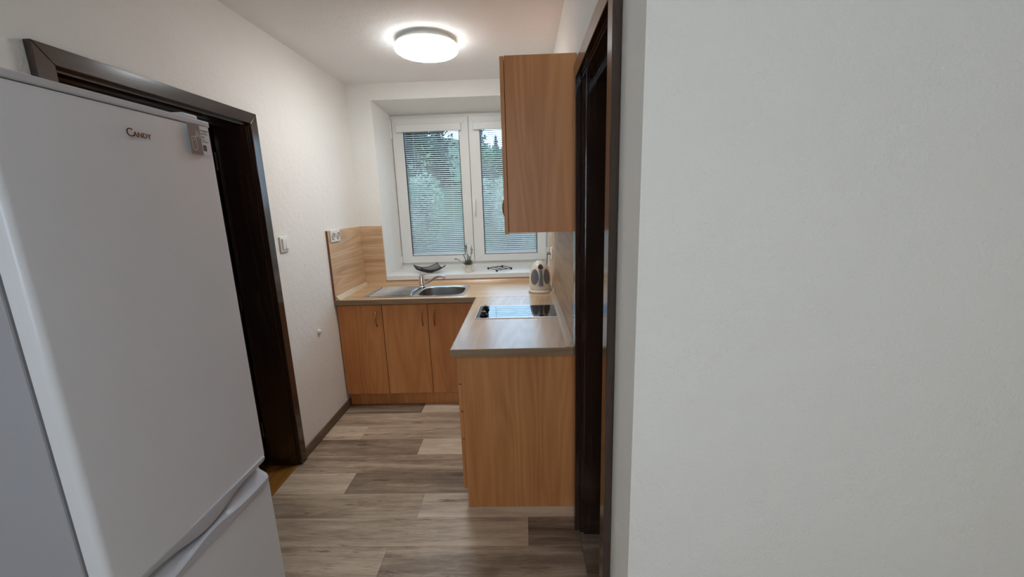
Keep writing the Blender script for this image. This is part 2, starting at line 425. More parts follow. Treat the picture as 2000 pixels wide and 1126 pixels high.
# blinds: head rail, slats, ladder cords, bottom rail
def blind(x0, x1, label):
    t = thing('venetian_blind', ((x0+x1)/2, SY-.003, 1.05), label, 'blind', 'blinds on the kitchen window')
    obj('head_rail', B(x0-.055, x1+.022, SY-.034, SY-.0015, 2.168, 2.232), 'white_pvc', t, bevel=.004)
    yc = SY+.0145
    zs, n, pitch_ = 1.078, 61, .0181
    wd, a = .0215, math.radians(27)
    poly = []
    sec = [(-.5, 0), (-.25, .0011), (0, .0015), (.25, .0011), (.5, 0)]
    up = [(wd*s*math.cos(a) - h*math.sin(a), wd*s*math.sin(a) + h*math.cos(a)) for s, h in sec]
    lo = [(p[0]+.0002*math.sin(a), p[1]-.00035) for p in up][::-1]
    bm = bmesh.new(); prism(bm, up+lo, 'x', -(x1-x0)/2+.007, (x1-x0)/2-.007)
    proto = obj('slat', bm, 'slat', t, shift=False)
    for i in range(n):
        o = proto if i == 0 else proto.copy()
        if i: COL.objects.link(o); o.parent = t
        o.location = (0, yc - t.location.y, zs + i*pitch_ - t.location.z)
    obj('bottom_rail', B(x0+.006, x1-.006, yc-.011, yc+.009, 1.0525, 1.0675), 'slat', t, bevel=.003)
    for f in (.17, .82):
        xx = x0 + (x1-x0)*f
        for dy in (-.0118, .0112):
            bm = bmesh.new(); tube(bm, [(xx, yc+dy, 1.066), (xx, yc+dy, 2.17)], .0008, 6); obj('ladder_cord', bm, 'cord', t)
    return t
blind(gl0, gl1, 'white venetian blind on the left window sash, seen in full')
blind(gr0, gr1, 'white venetian blind on the right window sash, partly behind the wall cabinet')

# unseen window added behind the photographer to go with the fill light
w2 = sroot('window_added', (1.1, HY-.05, .85))
bm = bmesh.new(); frame(bm, .7, 1.5, HY-.10, HY-.04, .85, 2.15, .07, .07, .07, .07); obj('window_frame', bm, 'white_pvc', w2, bevel=.003)
for x0, x1 in ((.77, 1.43),): obj('pane', B(x0, x1, HY-.072, HY-.068, .92, 2.08), 'glass', w2, smooth=False)

# ---------------------------------------------------------------- refrigerator
FX, FY0, FY1, FZT = .526, -2.785, -2.266, 1.760
fr = thing('refrigerator', (.26, (FY0+FY1)/2, 0), 'tall silver-grey fridge freezer standing against the left wall beside the dark doorway', 'refrigerator')
obj('body', B(.02, .474, FY0+.002, FY1-.002, .03, 1.744), 'fridge_side_shade', fr, bevel=.004)
def rounded(x0, x1, y0, y1, r, n=7):
    return ([(x0, y0)] + arc((x1-r, y0+r), r, -math.pi/2, 0, n, lambda a, c: (a, c)) + arc((x1-r, y1-r*.4), r*.4, 0, math.pi/2, n, lambda a, c: (a, c)) + [(x0, y1)])
def fridge_door(z0, z1):
    bm = bmesh.new(); prism(bm, rounded(.488, FX, FY0, FY1, .015), 'z', z0, z1); return bm
ud = obj('door', fridge_door(.722, 1.7425), 'fridge', fr)
ld = obj('door', fridge_door(.075, .628), 'fridge', fr)
obj('gasket', B(.474, .488, FY0+.012, FY1-.012, .08, 1.738), 'dark', fr)
bm = bmesh.new(); prism(bm, rounded(.02, FX+.004, FY0-.001, FY1+.001, .016), 'z', 1.7445, FZT); obj('top_lid', bm, 'fridge_trim', fr, bevel=.003)
obj('hinge_cover', B(.40, .50, FY1-.065, FY1-.012, FZT, FZT+.016), 'fridge_trim', fr, bevel=.006, seg=3)
for yy in (FY0+.05, FY1-.05):
    bm = bmesh.new(); lathe(bm, [(.018, 0), (.02, .004), (.02, .03)], .42, yy, 0, 16); obj('foot', bm, 'dark', fr)
    bm = bmesh.new(); lathe(bm, [(.018, 0), (.02, .004), (.02, .03)], .07, yy, 0, 16); obj('foot', bm, 'dark', fr)
# end caps of the doors, shaped into grips at both ends
N = 44
def gy(k): return FY0+.004 + (FY1-FY0-.008)*k/N
def bump_mid(y, w=.10): return math.exp(-((y+2.525)/w)**2)
loops = []
for k in range(N+1):
    y = gy(k); e = .014*max(0, (FY0+.016-y)/.014)**2 + .011*max(0, (y-FY1+.014)/.010)**2
    zb = .701 - .030*bump_mid(y)
    loops.append([(.4885, y, .7215), (FX-.001-e, y, .7215), (FX-.0005-e, y, .716), (FX-.006-e, y, zb+.004), (FX-.010-e, y, zb), (.4885, y, zb+.006)])
bm = bmesh.new(); loft(bm, loops); obj('upper_grip', bm, 'fridge_trim', ud)
loops = []
for k in range(N+1):
    y = gy(k); e = .014*max(0, (FY0+.016-y)/.014)**2 + .011*max(0, (y-FY1+.014)/.010)**2
    m = bump_mid(y, .085); end = max(0, (y-(FY1-.03))/.03)
    zf = .648 + .018*m + .006*end; zi = .684 - .024*m
    loops.append([(.4885, y, .6285), (FX-.0005-e, y, .6285), (FX+.0005-e, y, zf-.004), (FX-.003-e, y, zf), (FX-.022-e, y, zf+.45*(zi-zf)), (FX-.036-e*.4, y, zi), (.4885, y, zi)])
bm = bmesh.new(); loft(bm, loops); obj('lower_grip', bm, 'fridge_trim', ld)

def text_bm(txt, size, y, z, x, ext=.0006, shear=0, xs=1.0):
    cu = bpy.data.curves.new('txt', 'FONT'); cu.body = txt; cu.size = size; cu.extrude = ext; cu.shear = shear; cu.resolution_u = 3
    o = bpy.data.objects.new('txt', cu); COL.objects.link(o)
    dg = bpy.context.evaluated_depsgraph_get(); me = bpy.data.meshes.new_from_object(o.evaluated_get(dg))
    bpy.data.objects.remove(o); bpy.data.curves.remove(cu)
    bm = bmesh.new(); bm.from_mesh(me); bpy.data.meshes.remove(me)
    for v in bm.verts: v.co = Vector((x + v.co.z, y + v.co.x*xs, z + v.co.y))
    return bm
def merge(*bms):
    out = bmesh.new()
    for q in bms:
        me = bpy.data.meshes.new('t'); q.to_mesh(me); q.free(); out.from_mesh(me); bpy.data.meshes.remove(me)
    return out
LX = FX+.0008
obj('brand_lettering', merge(text_bm('C', .026, -2.533, 1.683, LX, xs=.95), text_bm('ANDY', .0165, -2.5165, 1.6835, LX, xs=.98)), 'logo', ud)
st = obj('sticker', B(FX+.0001, FX+.0004, -2.357, -2.283, 1.666, 1.7425), 'sticker_white', ud, smooth=False)
sy0, sy1 = -2.357, -2.315
obj('sticker_panel', B(FX+.0004, FX+.0007, sy0, sy1, 1.666, 1.7425), 'mauve', st, smooth=False)
PX = FX+.0009
def flat_line(bm, pts, w):
    """flat printed stroke on the plane x=PX through (y,z) points"""
    pts = [Vector((p[0], p[1])) for p in pts]; n = len(pts); a = []; c = []
    for i, p in enumerate(pts):
        d = (pts[min(i+1, n-1)]-pts[max(i-1, 0)]).normalized(); nn = Vector((-d.y, d.x))*w/2
        a.append(p+nn); c.append(p-nn)
    for i in range(n-1):
        bm.faces.new([bm.verts.new((PX, q.x, q.y)) for q in (a[i], a[i+1], c[i+1], c[i])])
bm = bmesh.new()
pc, pz, hw, hh, rr = -2.3405, 1.694, .0075, .0165, .005
ol = []
for cx, cz, a0 in ((pc+hw-rr, pz+hh-rr, 0), (pc-hw+rr, pz+hh-rr, 90), (pc-hw+rr, pz-hh+rr, 180), (pc+hw-rr, pz-hh+rr, 270)):
    ol += arc((cx, cz), rr, math.radians(a0), math.radians(a0+90), 6, lambda a, c: (a, c))
flat_line(bm, ol+[ol[0], ol[1]], .0012)
for r in (.0055, .010, .0145): flat_line(bm, arc((-2.3335, 1.712), r, math.radians(-10), math.radians(85), 10, lambda a, c: (a, c)), .0015)
for cx, cz, r in ((-2.3335, 1.712, .0022), (pc+.001, pz+.010, .0018)):
    bm.faces.new([bm.verts.new((PX, cx+r*math.cos(t), cz+r*math.sin(t))) for t in (k*math.pi/6 for k in range(12))])
obj('sticker_pictogram', bm, 'sticker_white', st, smooth=False)
tb = [text_bm(t, s, -2.3125, z, FX+.0005, .0002) for t, s, z in (('Download', .0066, 1.7285), ('the hOn', .0066, 1.7205), ('App', .0066, 1.7125), ('& discover', .0034, 1.7055), ('more functions', .0034, 1.7005))]
ib = bmesh.new(); prism(ib, [(-2.3125+a, 1.677+c) for a, c in ((.002, 0), (.0105, 0), (.0125, .002), (.0125, .014), (.0105, .016), (.002, .016), (0, .014), (0, .002))], 'x', FX+.0004, FX+.0006)
obj('sticker_lettering', merge(*tb, ib), 'print_dark', st, smooth=False)

# ---------------------------------------------------------------- base cabinets
def bow_handle(parent, p0, p1, out, r=.0048):
    """arched bar handle from p0 to p1 standing off along out"""
    p0, p1, out = Vector(p0), Vector(p1), Vector(out); pts = []
    for k in range(13):
        t = k/12; pts.append(p0.lerp(p1, t) + out*(.001+.024*math.sin(math.pi*t)**.6))
    bm = bmesh.new(); tube(bm, pts, [r*(1.35-.35*math.sin(math.pi*k/12)) for k in range(13)], 8)
    return obj('handle', bm, 'brass', parent)
DY = -.5865
def base_unit(x0, x1, doors, label, name):
    t = thing(name, ((x0+x1)/2, -.3, .1), label, 'cabinet', 'lower cabinets below the sink run')
    bm = bmesh.new(); box(bm, x0, x0+.018, -.566, -.02, .1, .8195); box(bm, x1-.018, x1, -.566, -.02, .1, .8195); box(bm, x0+.018, x1-.018, -.566, -.02, .1, .118); box(bm, x0+.018, x1-.018, -.03, -.02, .118, .8195)
    obj('carcass', bm, 'carcass', t, smooth=False)
    for a, c, hx in doors:
        d = obj('door', B(a, c, DY, DY+.018, .110, .8115), 'cab', t, bevel=.0012)
        bow_handle(d, (hx, DY, .764), (hx, DY, .652), (0, -1, 0))
    return t
base_unit(.008, .339, [(.009, .3375, .294)], 'beech base cabinet with one door next to the left wall', 'base_cabinet')
base_unit(.340, 1.064, [(.3425, .6755, .639), (.6795, 1.040, .727)], 'beech two-door base cabinet under the sink bowl', 'base_cabinet')
top('plinth_board', B(.008, 1.12, -.540, -.524, .0005, .0995), 'cab', (.56, -.532, 0), 'beech kickboard on the floor below the sink cabinets', 'plinth', bevel=.001)

ped = thing('drawer_cabinet', (1.35, -1.42, 0), 'beech drawer cabinet at the near end of the counter, its plain side panel in view', 'cabinet')
obj('end_panel', B(1.084, W-.002, -1.660, -1.642, .0015, .8195), 'cab', ped, bevel=.0012)
bm = bmesh.new(); box(bm, 1.084, W-.004, -1.642, -1.20, .1, .8195); obj('carcass', bm, 'carcass', ped, smooth=False)
for z0, z1 in ((.108, .382), (.387, .528), (.533, .672), (.677, .812)):
    d = obj('drawer_front', B(1.0655, 1.0835, -1.6585, -1.203, z0, z1), 'cab', ped, bevel=.0012)
    zz = z1-.05; bow_handle(d, (1.0655, -1.486, zz), (1.0655, -1.374, zz), (-1, 0, 0))
obj('plinth', B(1.12, 1.136, -1.642, -1.20, .0005, .0995), 'cab', ped)
hc = thing('hob_cabinet', (1.35, -.9, 0), 'beech base cabinet under the cooktop between drawers and corner', 'cabinet')
obj('carcass', B(1.084, W-.004, -1.199, -.59, .1, .8195), 'carcass', hc, smooth=False)
d = obj('door', B(1.0655, 1.0835, -1.1995, -.625, .108, .812), 'cab', hc, bevel=.0012)
bow_handle(d, (1.0655, -1.15, .764), (1.0655, -1.15, .652), (-1, 0, 0))
obj('plinth', B(1.12, 1.136, -1.199, -.54, .0005, .0995), 'cab', hc)

# worktops
ZT = .858
HOLE = (.575, .930, -.525, -.190)
bm = bmesh.new()
x0, x1, y0, y1 = .001, W-.001, -.607, -.001
hx0, hx1, hy0, hy1 = HOLE
for q in ((x0, hx0, y0, y1), (hx1, x1, y0, y1), (hx0, hx1, y0, hy0), (hx0, hx1, hy1, y1)): box(bm, *q, .820, ZT)
wt1 = thing('worktop', (.8, -.3, .82), 'light oak worktop with the sink, running along the window wall', 'worktop')
obj('slab', bm, 'top_x', wt1, smooth=False)
obj('front_edge', B(x0, 1.041, -.6085, -.607, .8205, ZT-.0005), 'edge_x', wt1, smooth=False)
wt2 = thing('worktop', (1.33, -1.15, .82), 'light oak worktop with the cooktop, running along the right wall to the near end', 'worktop')
obj('slab', B(1.045, W-.001, -1.6825, -.6105, .820, ZT), 'top_y', wt2, bevel=.0008, seg=1)
obj('front_edge', B(1.043, W-.001, -1.6845, -1.6825, .8203, ZT-.0005), 'edge_x', wt2, smooth=False)
obj('side_edge', B(1.043, 1.045, -1.6825, -.6095, .8203, ZT-.0005), 'edge_y', wt2, smooth=False)
obj('joint_strip', B(1.045, W-.02, -.6105, -.6072, .8405, ZT+.0006), 'alu', wt2, smooth=False)

# backsplash panels and cove strips
ZS = 1.362
p = thing('backsplash_panel', (.008, -.3, ZT), 'oak backsplash panel with the double socket on the left wall', 'panel')
obj('board', B(.0005, .015, -.606, -.0005, ZT+.0005, ZS), 'splash_y', p, smooth=False)
obj('edge_band', B(.0005, .0155, -.6085, -.606, ZT+.0005, ZS+.001), 'cab_edge', p, smooth=False)
top('backsplash_panel', B(.0155, WX0-.006, -.015, -.0005, ZT+.0005, ZS), 'splash_x', (.11, -.008, ZT), 'narrow oak backsplash panel on the window wall left of the window', 'panel', smooth=False)
top('backsplash_panel', B(WX0-.005, W-.016, -.012, -.0005, ZT+.0005, WB-.001), 'splash_x', (.9, -.006, ZT), 'low oak backsplash strip under the white window sill', 'panel', smooth=False)
p = thing('backsplash_panel', (W-.008, -.85, ZT), 'oak backsplash panel on the right wall under the wall cabinet', 'panel')
obj('board', B(W-.0145, W-.0005, -1.678, -.013, ZT+.0005, 1.3835), 'splash_y', p, smooth=False)
obj('edge_band', B(W-.015, W-.0005, -1.6805, -1.678, ZT+.0005, 1.3835), 'alu', p, smooth=False)
cv = [(0, 0), (.030, 0), (.027, .005), (.020, .009), (.014, .015), (.010, .023), (.006, .029), (0, .030)]
bm = bmesh.new(); prism(bm, [(.0158+a, ZT+.0006+c) for a, c in cv], 'y', -.600, -.0155)
top('cove_strip', bm, 'cove', (.03, -.3, ZT), 'pale cove strip along the left end of the sink worktop', 'trim strip', 'cove strips along the worktop')
bm = bmesh.new(); prism(bm, [(-.0155-a*.8, ZT+.0006+c*.8) for a, c in cv], 'x', .048, W-.048)
top('cove_strip', bm, 'top_x', (.8, -.03, ZT), 'oak cove strip along the back of the sink worktop below the sill', 'trim strip', 'cove strips along the worktop')
bm = bmesh.new(); prism(bm, [(W-.0155-a, ZT+.0008+c) for a, c in cv], 'y', -1.680, -.0155)
top('cove_strip', bm, 'cove', (W-.03, -.85, ZT), 'pale cove strip along the right wall beside the cooktop', 'trim strip', 'cove strips along the worktop')

# wall cabinet
wc = thing('wall_cabinet', (1.47, -1.17, 1.3845), 'beech wall cabinet hanging on the right wall above the counter', 'cabinet')
obj('carcass', B(1.3345, W-.001, -1.6725, -.6725, 1.3848, 2.0934), 'cab', wc, bevel=.001)
for y0, y1, hy in ((-1.6715, -1.1745, -1.215), (-1.1705, -.6735, -1.13)):
    d = obj('door', B(1.3155, 1.3325, y0, y1, 1.3828, 2.092), 'cab', wc, bevel=.0012)
    bow_handle(d, (1.3155, hy, 1.545), (1.3155, hy, 1.435), (-1, 0, 0), .006)

# ---------------------------------------------------------------- sink and tap
sk = thing('sink', (.57, -.355, ZT), 'stainless steel inset sink with ribbed drainer left and bowl right', 'sink')
Z = ZT+.0012
sx0, sx1, sy0, sy1 = .190, .946, -.548, -.160
bx0 = .560
bc = (.752, -.3575); ba, bb = .172, .160
ang = sorted([2*math.pi*k/72 for k in range(72)] + [math.atan2(cy-bc[1], cx-bc[0]) % (2*math.pi) for cx in (bx0, sx1) for cy in (sy0, sy1)])
def sup(t, a, c, n): 
    ct, st_ = math.cos(t), math.sin(t); r = (abs(ct/a)**n + abs(st_/c)**n)**(-1/n); return bc[0]+r*ct, bc[1]+r*st_
def rect(t):
    ct, st_ = math.cos(t), math.sin(t); r = 1e9
    for d, lo, hi in ((ct, bx0-bc[0], sx1-bc[0]), (st_, sy0-bc[1], sy1-bc[1])):
        if d > 1e-9: r = min(r, hi/d)
        elif d < -1e-9: r = min(r, lo/d)
    return bc[0]+r*ct, bc[1]+r*st_
def lp(f, z): return [(*f(t), z) for t in ang]
bm = bmesh.new()
loft(bm, [lp(rect, Z-.001), lp(lambda t: tuple(c+(r_-c)*.985 for c, r_ in zip(bc, rect(t))), Z+.004), lp(lambda t: sup(t, ba+.012, bb+.010, 4), Z+.003), lp(lambda t: sup(t, ba+.003, bb+.003, 4), Z+.001), lp(lambda t: sup(t, ba, bb, 4), Z-.004)], False, False)
obj('bowl_rim', bm, 'steel', sk)
bm = bmesh.new()
loft(bm, [lp(lambda t, q=q, n=n: sup(t, ba*q, bb*q, n), Z+z) for q, z, n in ((1.0, -.0045, 4), (.985, -.03, 4), (.96, -.10, 4), (.93, -.128, 3.6), (.86, -.142, 3.2), (.5, -.146, 2.6), (.12, -.148, 2))], False, True)
obj('bowl', bm, 'steel_bowl', sk)
bm = bmesh.new(); lathe(bm, [(.036, 0), (.036, .003), (.028, .004), (.02, .001), (.004, .001)], bc[0], bc[1], Z-.1475, 24); obj('drain', bm, 'steel', sk)
obj('drainer', B(sx0+.012, bx0, sy0+.012, sy1-.012, ZT+.0004, ZT+.0016), 'steel_deck_shade', sk, smooth=False)
bm = bmesh.new(); tube(bm, [(bx0, sy0+.007, ZT+.002), (sx0+.02, sy0+.007, ZT+.002), (sx0+.007, sy0+.02, ZT+.002), (sx0+.007, sy1-.02, ZT+.002), (sx0+.02, sy1-.007, ZT+.002), (bx0, sy1-.007, ZT+.002)], .0065, 8)
obj('drainer_rim', bm, 'steel', sk)
for k in range(8):
    yy = sy0+.05 + k*.0415
    cut = .02*math.sin(math.pi*k/7)
    bm = bmesh.new(); prism(bm, [(yy-.0085, ZT+.0014), (yy+.0085, ZT+.0014), (yy+.004, ZT+.0105), (yy-.004, ZT+.0105)], 'x', sx0+.035, bx0-.03-cut)
    obj('drainer_rib', bm, 'steel', sk, bevel=.0015)
bm = bmesh.new(); pts = []
for k in range(13):
    t = k/12; pts.append((bx0-.010-.03*math.sin(math.pi*t), sy0+.02+(sy1-sy0-.05)*t, ZT+.003))
tube(bm, pts, .006, 8); obj('bowl_bead', bm, 'steel', sk)

tp = thing('tap', (.555, -.205, ZT+.0065), 'chrome single-lever kitchen mixer tap standing behind the sink bowl', 'tap')
tx, ty, tz = .555, -.205, ZT+.0065
bm = bmesh.new(); lathe(bm, [(.030, 0), (.030, .004), (.0245, .008), (.0225, .012), (.0225, .085), (.0215, .092), (.016, .100), (.004, .103)], tx, ty, tz, 32); obj('tap_body', bm, 'chrome', tp)
bm = bmesh.new(); tube(bm, [(tx-.005, ty, tz+.098), (tx+.018, ty-.008, tz+.108), (tx+.045, ty-.018, tz+.112), (tx+.075, ty-.030, tz+.113)], [.013, .0105, .0065, .005], 10); obj('lever', bm, 'chrome', tp)
bm = bmesh.new()
tube(bm, [(tx+.012, ty-.006, tz+.022), (tx+.035, ty-.018, tz+.030), (tx+.08, ty-.042, tz+.056), (tx+.125, ty-.068, tz+.086), (tx+.155, ty-.085, tz+.099), (tx+.185, ty-.100, tz+.103), (tx+.205, ty-.11, tz+.100)], [.012, .011, .0098, .0095, .0095, .0095, .0095], 12); obj('spout', bm, 'chrome', tp)
bm = bmesh.new(); lathe(bm, [(.010, 0), (.0125, .002), (.0125, .022), (.009, .028), (.003, .030)], tx+.206, ty-.1105, tz+.080, 20); obj('nozzle', bm, 'chrome', tp)

# ---------------------------------------------------------------- cooktop
ck = thing('cooktop', (1.343, -1.039, ZT), 'black glass two-ring cooktop with steel edge set into the worktop', 'cooktop')
cx0, cx1, cy0, cy1 = 1.099, 1.587, -1.182, -.896
bm = bmesh.new(); frame(bm, 0, 1, 0, 1, 0, 1, .1, .1, .1, .1); bm.free()
bm = bmesh.new()
for q in ((cx0, cx1, cy0, cy0+.006), (cx0, cx1, cy1-.006, cy1), (cx0, cx0+.006, cy0+.006, cy1-.006), (cx1-.006, cx1, cy0+.006, cy1-.006)): box(bm, *q, ZT+.0004, ZT+.0062)
obj('steel_frame', bm, 'steel', ck, bevel=.001)
obj('glass_plate', B(cx0+.006, cx1-.006, cy0+.006, cy1-.006, ZT+.0004, ZT+.0058), 'glass_black', ck, smooth=False)
def ring(bm, cx, cy, r, w, z, n=64):
    a = [bm.verts.new((cx+(r-w)*math.cos(t), cy+(r-w)*math.sin(t), z)) for t in (2*math.pi*k/n for k in range(n))]
    c = [bm.verts.new((cx+r*math.cos(t), cy+r*math.sin(t), z)) for t in (2*math.pi*k/n for k in range(n))]
    for k in range(n): bm.faces.new((a[k], c[k], c[(k+1) % n], a[(k+1) % n]))
for cx, r in ((1.475, .094), (1.278, .074)):
    bm = bmesh.new(); ring(bm, cx, -1.039, r, .0022, ZT+.0061); ring(bm, cx, -1.039, r-.012, .0012, ZT+.0061); obj('burner_ring', bm, 'print', ck, smooth=False)
for yy in (-1.125, -.990):
    bm = bmesh.new(); lathe(bm, [(.023, 0), (.0235, .002), (.022, .010), (.017, .012), (.016, .024), (.004, .0245)], 1.148, yy, ZT+.0058, 28)
    kb = obj('knob', bm, 'knob_black', ck)
    obj('knob_grip', B(1.142, 1.154, yy-.019, yy+.019, ZT+.0165, ZT+.034), 'knob_black', kb, bevel=.003)

# ---------------------------------------------------------------- kettle
KX, KY, KZ = 1.512, -.462, ZT+.0008
kt = thing('electric_kettle', (KX, KY, KZ), 'cream dome-shaped electric kettle with grey windows on the counter corner', 'kettle')
bm = bmesh.new(); lathe(bm, [(.080, 0), (.086, .003), (.087, .012), (.083, .020), (.076, .0235)], KX, KY, KZ, 48); obj('power_base', bm, 'kettle', kt)
prof = [(.074, .025), (.078, .030), (.0795, .050), (.0795, .085), (.078, .115), (.074, .145), (.068, .170), (.0595, .192), (.048, .210), (.033, .224), (.017, .232), (.003, .2345)]
bm = bmesh.new(); lathe(bm, prof, KX, KY, KZ, 56); obj('jug', bm, 'kettle', kt)
def krad(z):
    for (r0, z0), (r1, z1) in zip(prof[:-1], prof[1:]):
        if z0 <= z <= z1: return r0 + (r1-r0)*(z-z0)/(z1-z0)
    return prof[0][0] if z < prof[0][1] else .004
front = math.atan2(CAM.y-KY, CAM.x-KX) 
def patch(name, f, mat, off=.0012, nu=10, nv=14, parent=kt):
    """a shell on the jug: f(u,v)->(turn in degrees, height)"""
    bm = bmesh.new(); g = []
    for i in range(nu+1):
        rowv = []
        for j in range(nv+1):
            a, z = f(-1+2*i/nu, -1+2*j/nv); r = krad(z)+off; t = front+math.radians(a)
            rowv.append(bm.verts.new((KX+r*math.cos(t), KY+r*math.sin(t), KZ+z)))
        g.append(rowv)
    for i in range(nu):
        for j in range(nv): bm.faces.new((g[i][j], g[i+1][j], g[i+1][j+1], g[i][j+1]))
    bmesh.ops.remove_doubles(bm, verts=bm.verts, dist=1e-5)
    return obj(name, bm, mat, parent)
def oval(c, z0, ha, hz):
    def f(u, v):
        # square to disc, a little squared off
        uu = u*math.sqrt(max(0, 1-v*v*.5*1.0)); vv = v*math.sqrt(max(0, 1-u*u*.5))
        return c+ha*uu, z0+hz*vv
    return f
patch('water_window', oval(-31, .122, 25, .057), 'kettle_window')
patch('water_window', oval(43, .122, 22, .057), 'kettle_window')
patch('handle_inlay', lambda u, v: (u*(10.5-2*v) + 6, .114+.060*v), 'kettle_window', .0012)
def torus_on(name, c, z0, ha, hz, mat, tr=.004):
    pts = []
    for k in range(25):
        t = 2*math.pi*k/24; a, z = c+ha*math.cos(t), z0+hz*math.sin(t); r = krad(z)+.001; q = front+math.radians(a)
        pts.append((KX+r*math.cos(q), KY+r*math.sin(q), KZ+z))
    bm = bmesh.new(); tube(bm, pts, tr, 8); return obj(name, bm, mat, kt)
torus_on('button_ring', 7, .194, 19, .020, 'kettle', .0032)
patch('button', oval(7, .194, 18, .0185), 'kettle_button', .004)
bm = bmesh.new(); tube(bm, [(W-.052, -.40, 1.125), (W-.055, -.405, 1.09), (W-.06, -.415, 1.03), (W-.068, -.40, .96), (W-.055, -.385, .90), (W-.062, -.400, .875), (W-.075, -.42, .870)], .0032, 8)
obj('power_cord', bm, 'cable', kt)
bm = bmesh.new(); tube(bm, [(W-.028, -.40, 1.138), (W-.048, -.40, 1.138), (W-.053, -.40, 1.122)], [.014, .012, .006], 10); obj('plug', bm, 'plug', kt)

# ---------------------------------------------------------------- sockets, switch, wall stop
def plate(name, base, label, cat, y0, y1, z0, z1, x, s, n):
    """wall plate on the plane x; s=+1 faces +x"""
    t = thing(name, base, label, cat)
    a, c = (x, x+s*.010); obj('cover_plate', B(min(a, c), max(a, c), y0, y1, z0, z1), 'white_plastic', t, bevel=.004, seg=3)
    return t
so = plate('double_socket', (.015, -.505, 1.322), 'white double power socket on the oak panel by the left wall', 'socket', -.580, -.430, 1.278, 1.366, .0153, 1, 2)
for yc in (-.542, -.468):
    bm = bmesh.new()
    ringp = [(.026, .0002), (.026, .005), (.0235, .006), (.0215, .0012), (.003, .0010)]
    loft(bm, [[(.0253+z, yc+r*math.cos(2*math.pi*k/24), 1.322+r*math.sin(2*math.pi*k/24)) for k in range(24)] for r, z in ringp], False, True); ob = obj('socket_well', bm, 'socket_grey', so)
    bm = bmesh.new(); tube(bm, [(.0262, yc, 1.334), (.033, yc, 1.334)], .0028, 8); obj('earth_pin', bm, 'steel', ob)
    for dy in (-.0095, .0095):
        bm = bmesh.new(); tube(bm, [(.0262, yc+dy, 1.318), (.0268, yc+dy, 1.318)], .0032, 10); obj('pin_hole', bm, 'black_gap', ob)
s2 = plate('wall_socket', (W-.015, -.40, 1.138), 'white wall socket with a plug behind the kettle', 'socket', -.443, -.357, 1.095, 1.181, W-.0148, -1, 1)
bm = bmesh.new(); loft(bm, [[(W-.0248-z, -.40+r*math.cos(2*math.pi*k/24), 1.138+r*math.sin(2*math.pi*k/24)) for k in range(24)] for r, z in ((.026, 0), (.026, .003), (.0, .003))][:2]); obj('socket_well', bm, 'white_plastic', s2)
sw = plate('light_switch', (0, -1.13, 1.322), 'white rocker light switch beside the left doorway', 'switch', -1.170, -1.088, 1.277, 1.367, .0004, 1, 1)
obj('inner_frame', B(.0104, .0134, -1.160, -1.098, 1.290, 1.356), 'white_plastic', sw, bevel=.002)
for y0, y1, tilt in ((-1.156, -1.1305, .0), (-1.1285, -1.102, .003)):
    bm = bmesh.new(); prism(bm, [(.0134, 1.293), (.0165+tilt, 1.293), (.0185-tilt, 1.353), (.0134, 1.353)], 'y', y0, y1); obj('rocker', bm, 'white_plastic', sw, bevel=.001)
bm = bmesh.new(); pr = [(.017, .0004), (.017, .004), (.0145, .012), (.008, .017), (.002, .0185)]
loft(bm, [[(x, -.871+r*math.cos(2*math.pi*k/20), .708+r*1.1*math.sin(2*math.pi*k/20)) for k in range(20)] for r, x in pr])
top('wall_bumper', bm, 'white_plastic', (0, -.871, .708), 'small white round stopper on the left wall below the switch', 'door stop')

# ---------------------------------------------------------------- ceiling lamp
def ceiling_lamp(lc, mat, label):
    cl = thing('ceiling_lamp', (lc[0], lc[1], H), label, 'lamp')
    bm = bmesh.new(); lathe(bm, [(.150, 0), (.152, -.004), (.152, -.022), (.14, -.026)], lc[0], lc[1], H, 56); obj('base', bm, 'white_plastic', cl)
    bm = bmesh.new(); lathe(bm, [(.15, -.0265), (.178, -.0265), (.182, -.030), (.182, -.036), (.172, -.037)], lc[0], lc[1], H, 64); obj('rim', bm, 'white_plastic', cl)
    bm = bmesh.new(); lathe(bm, [(.176, -.0375), (.184, -.040), (.187, -.050), (.184, -.062), (.172, -.071), (.140, -.078), (.08, -.083), (.01, -.085)], lc[0], lc[1], H, 64); obj('diffuser', bm, mat, cl)
ceiling_lamp((.850, -.815), 'lamp', 'round white flush ceiling lamp, lit, in the kitchen near the window')
ceiling_lamp((1.55, -4.3), 'lamp_hall_fill', 'added round white ceiling lamp, lit, unseen in the hall behind the camera')  # unseen lamp added to brighten the near wall and the fridge

# ---------------------------------------------------------------- things on the sill
SZ = .9335
ds = thing('wire_dish', (.552, .115, SZ), 'black curved square wire mesh dish on the window sill', 'dish')
half, hgt, rot = .112, .062, math.radians(45-14)
def dish(u, v, dz=0):
    x, y = u*half*math.cos(rot)-v*half*math.sin(rot), u*half*math.sin(rot)+v*half*math.cos(rot)
    return (.552+x, .115+y, SZ+.0032+hgt*((u*u+v*v)/2)**1.05+dz)
bm = bmesh.new(); n = 34
for k in range(1, n):
    q = -1+2*k/n
    tube(bm, [dish(q, -1+2*j/16) for j in range(17)], .0011, 4); tube(bm, [dish(-1+2*j/16, q) for j in range(17)], .0011, 4)
obj('wire_mesh', bm, 'black_metal', ds)
bm = bmesh.new()
for a in (-1, 1):
    tube(bm, [dish(a, -1+2*j/16) for j in range(17)], .0028, 8); tube(bm, [dish(-1+2*j/16, a) for j in range(17)], .0028, 8)
obj('rim', bm, 'black_metal', ds)
bm = bmesh.new(); tube(bm, [(.552+.035*math.cos(2*math.pi*k/24), .115+.035*math.sin(2*math.pi*k/24), SZ+.0026) for k in range(25)], .0024, 6); obj('foot_ring', bm, 'black_metal', ds)

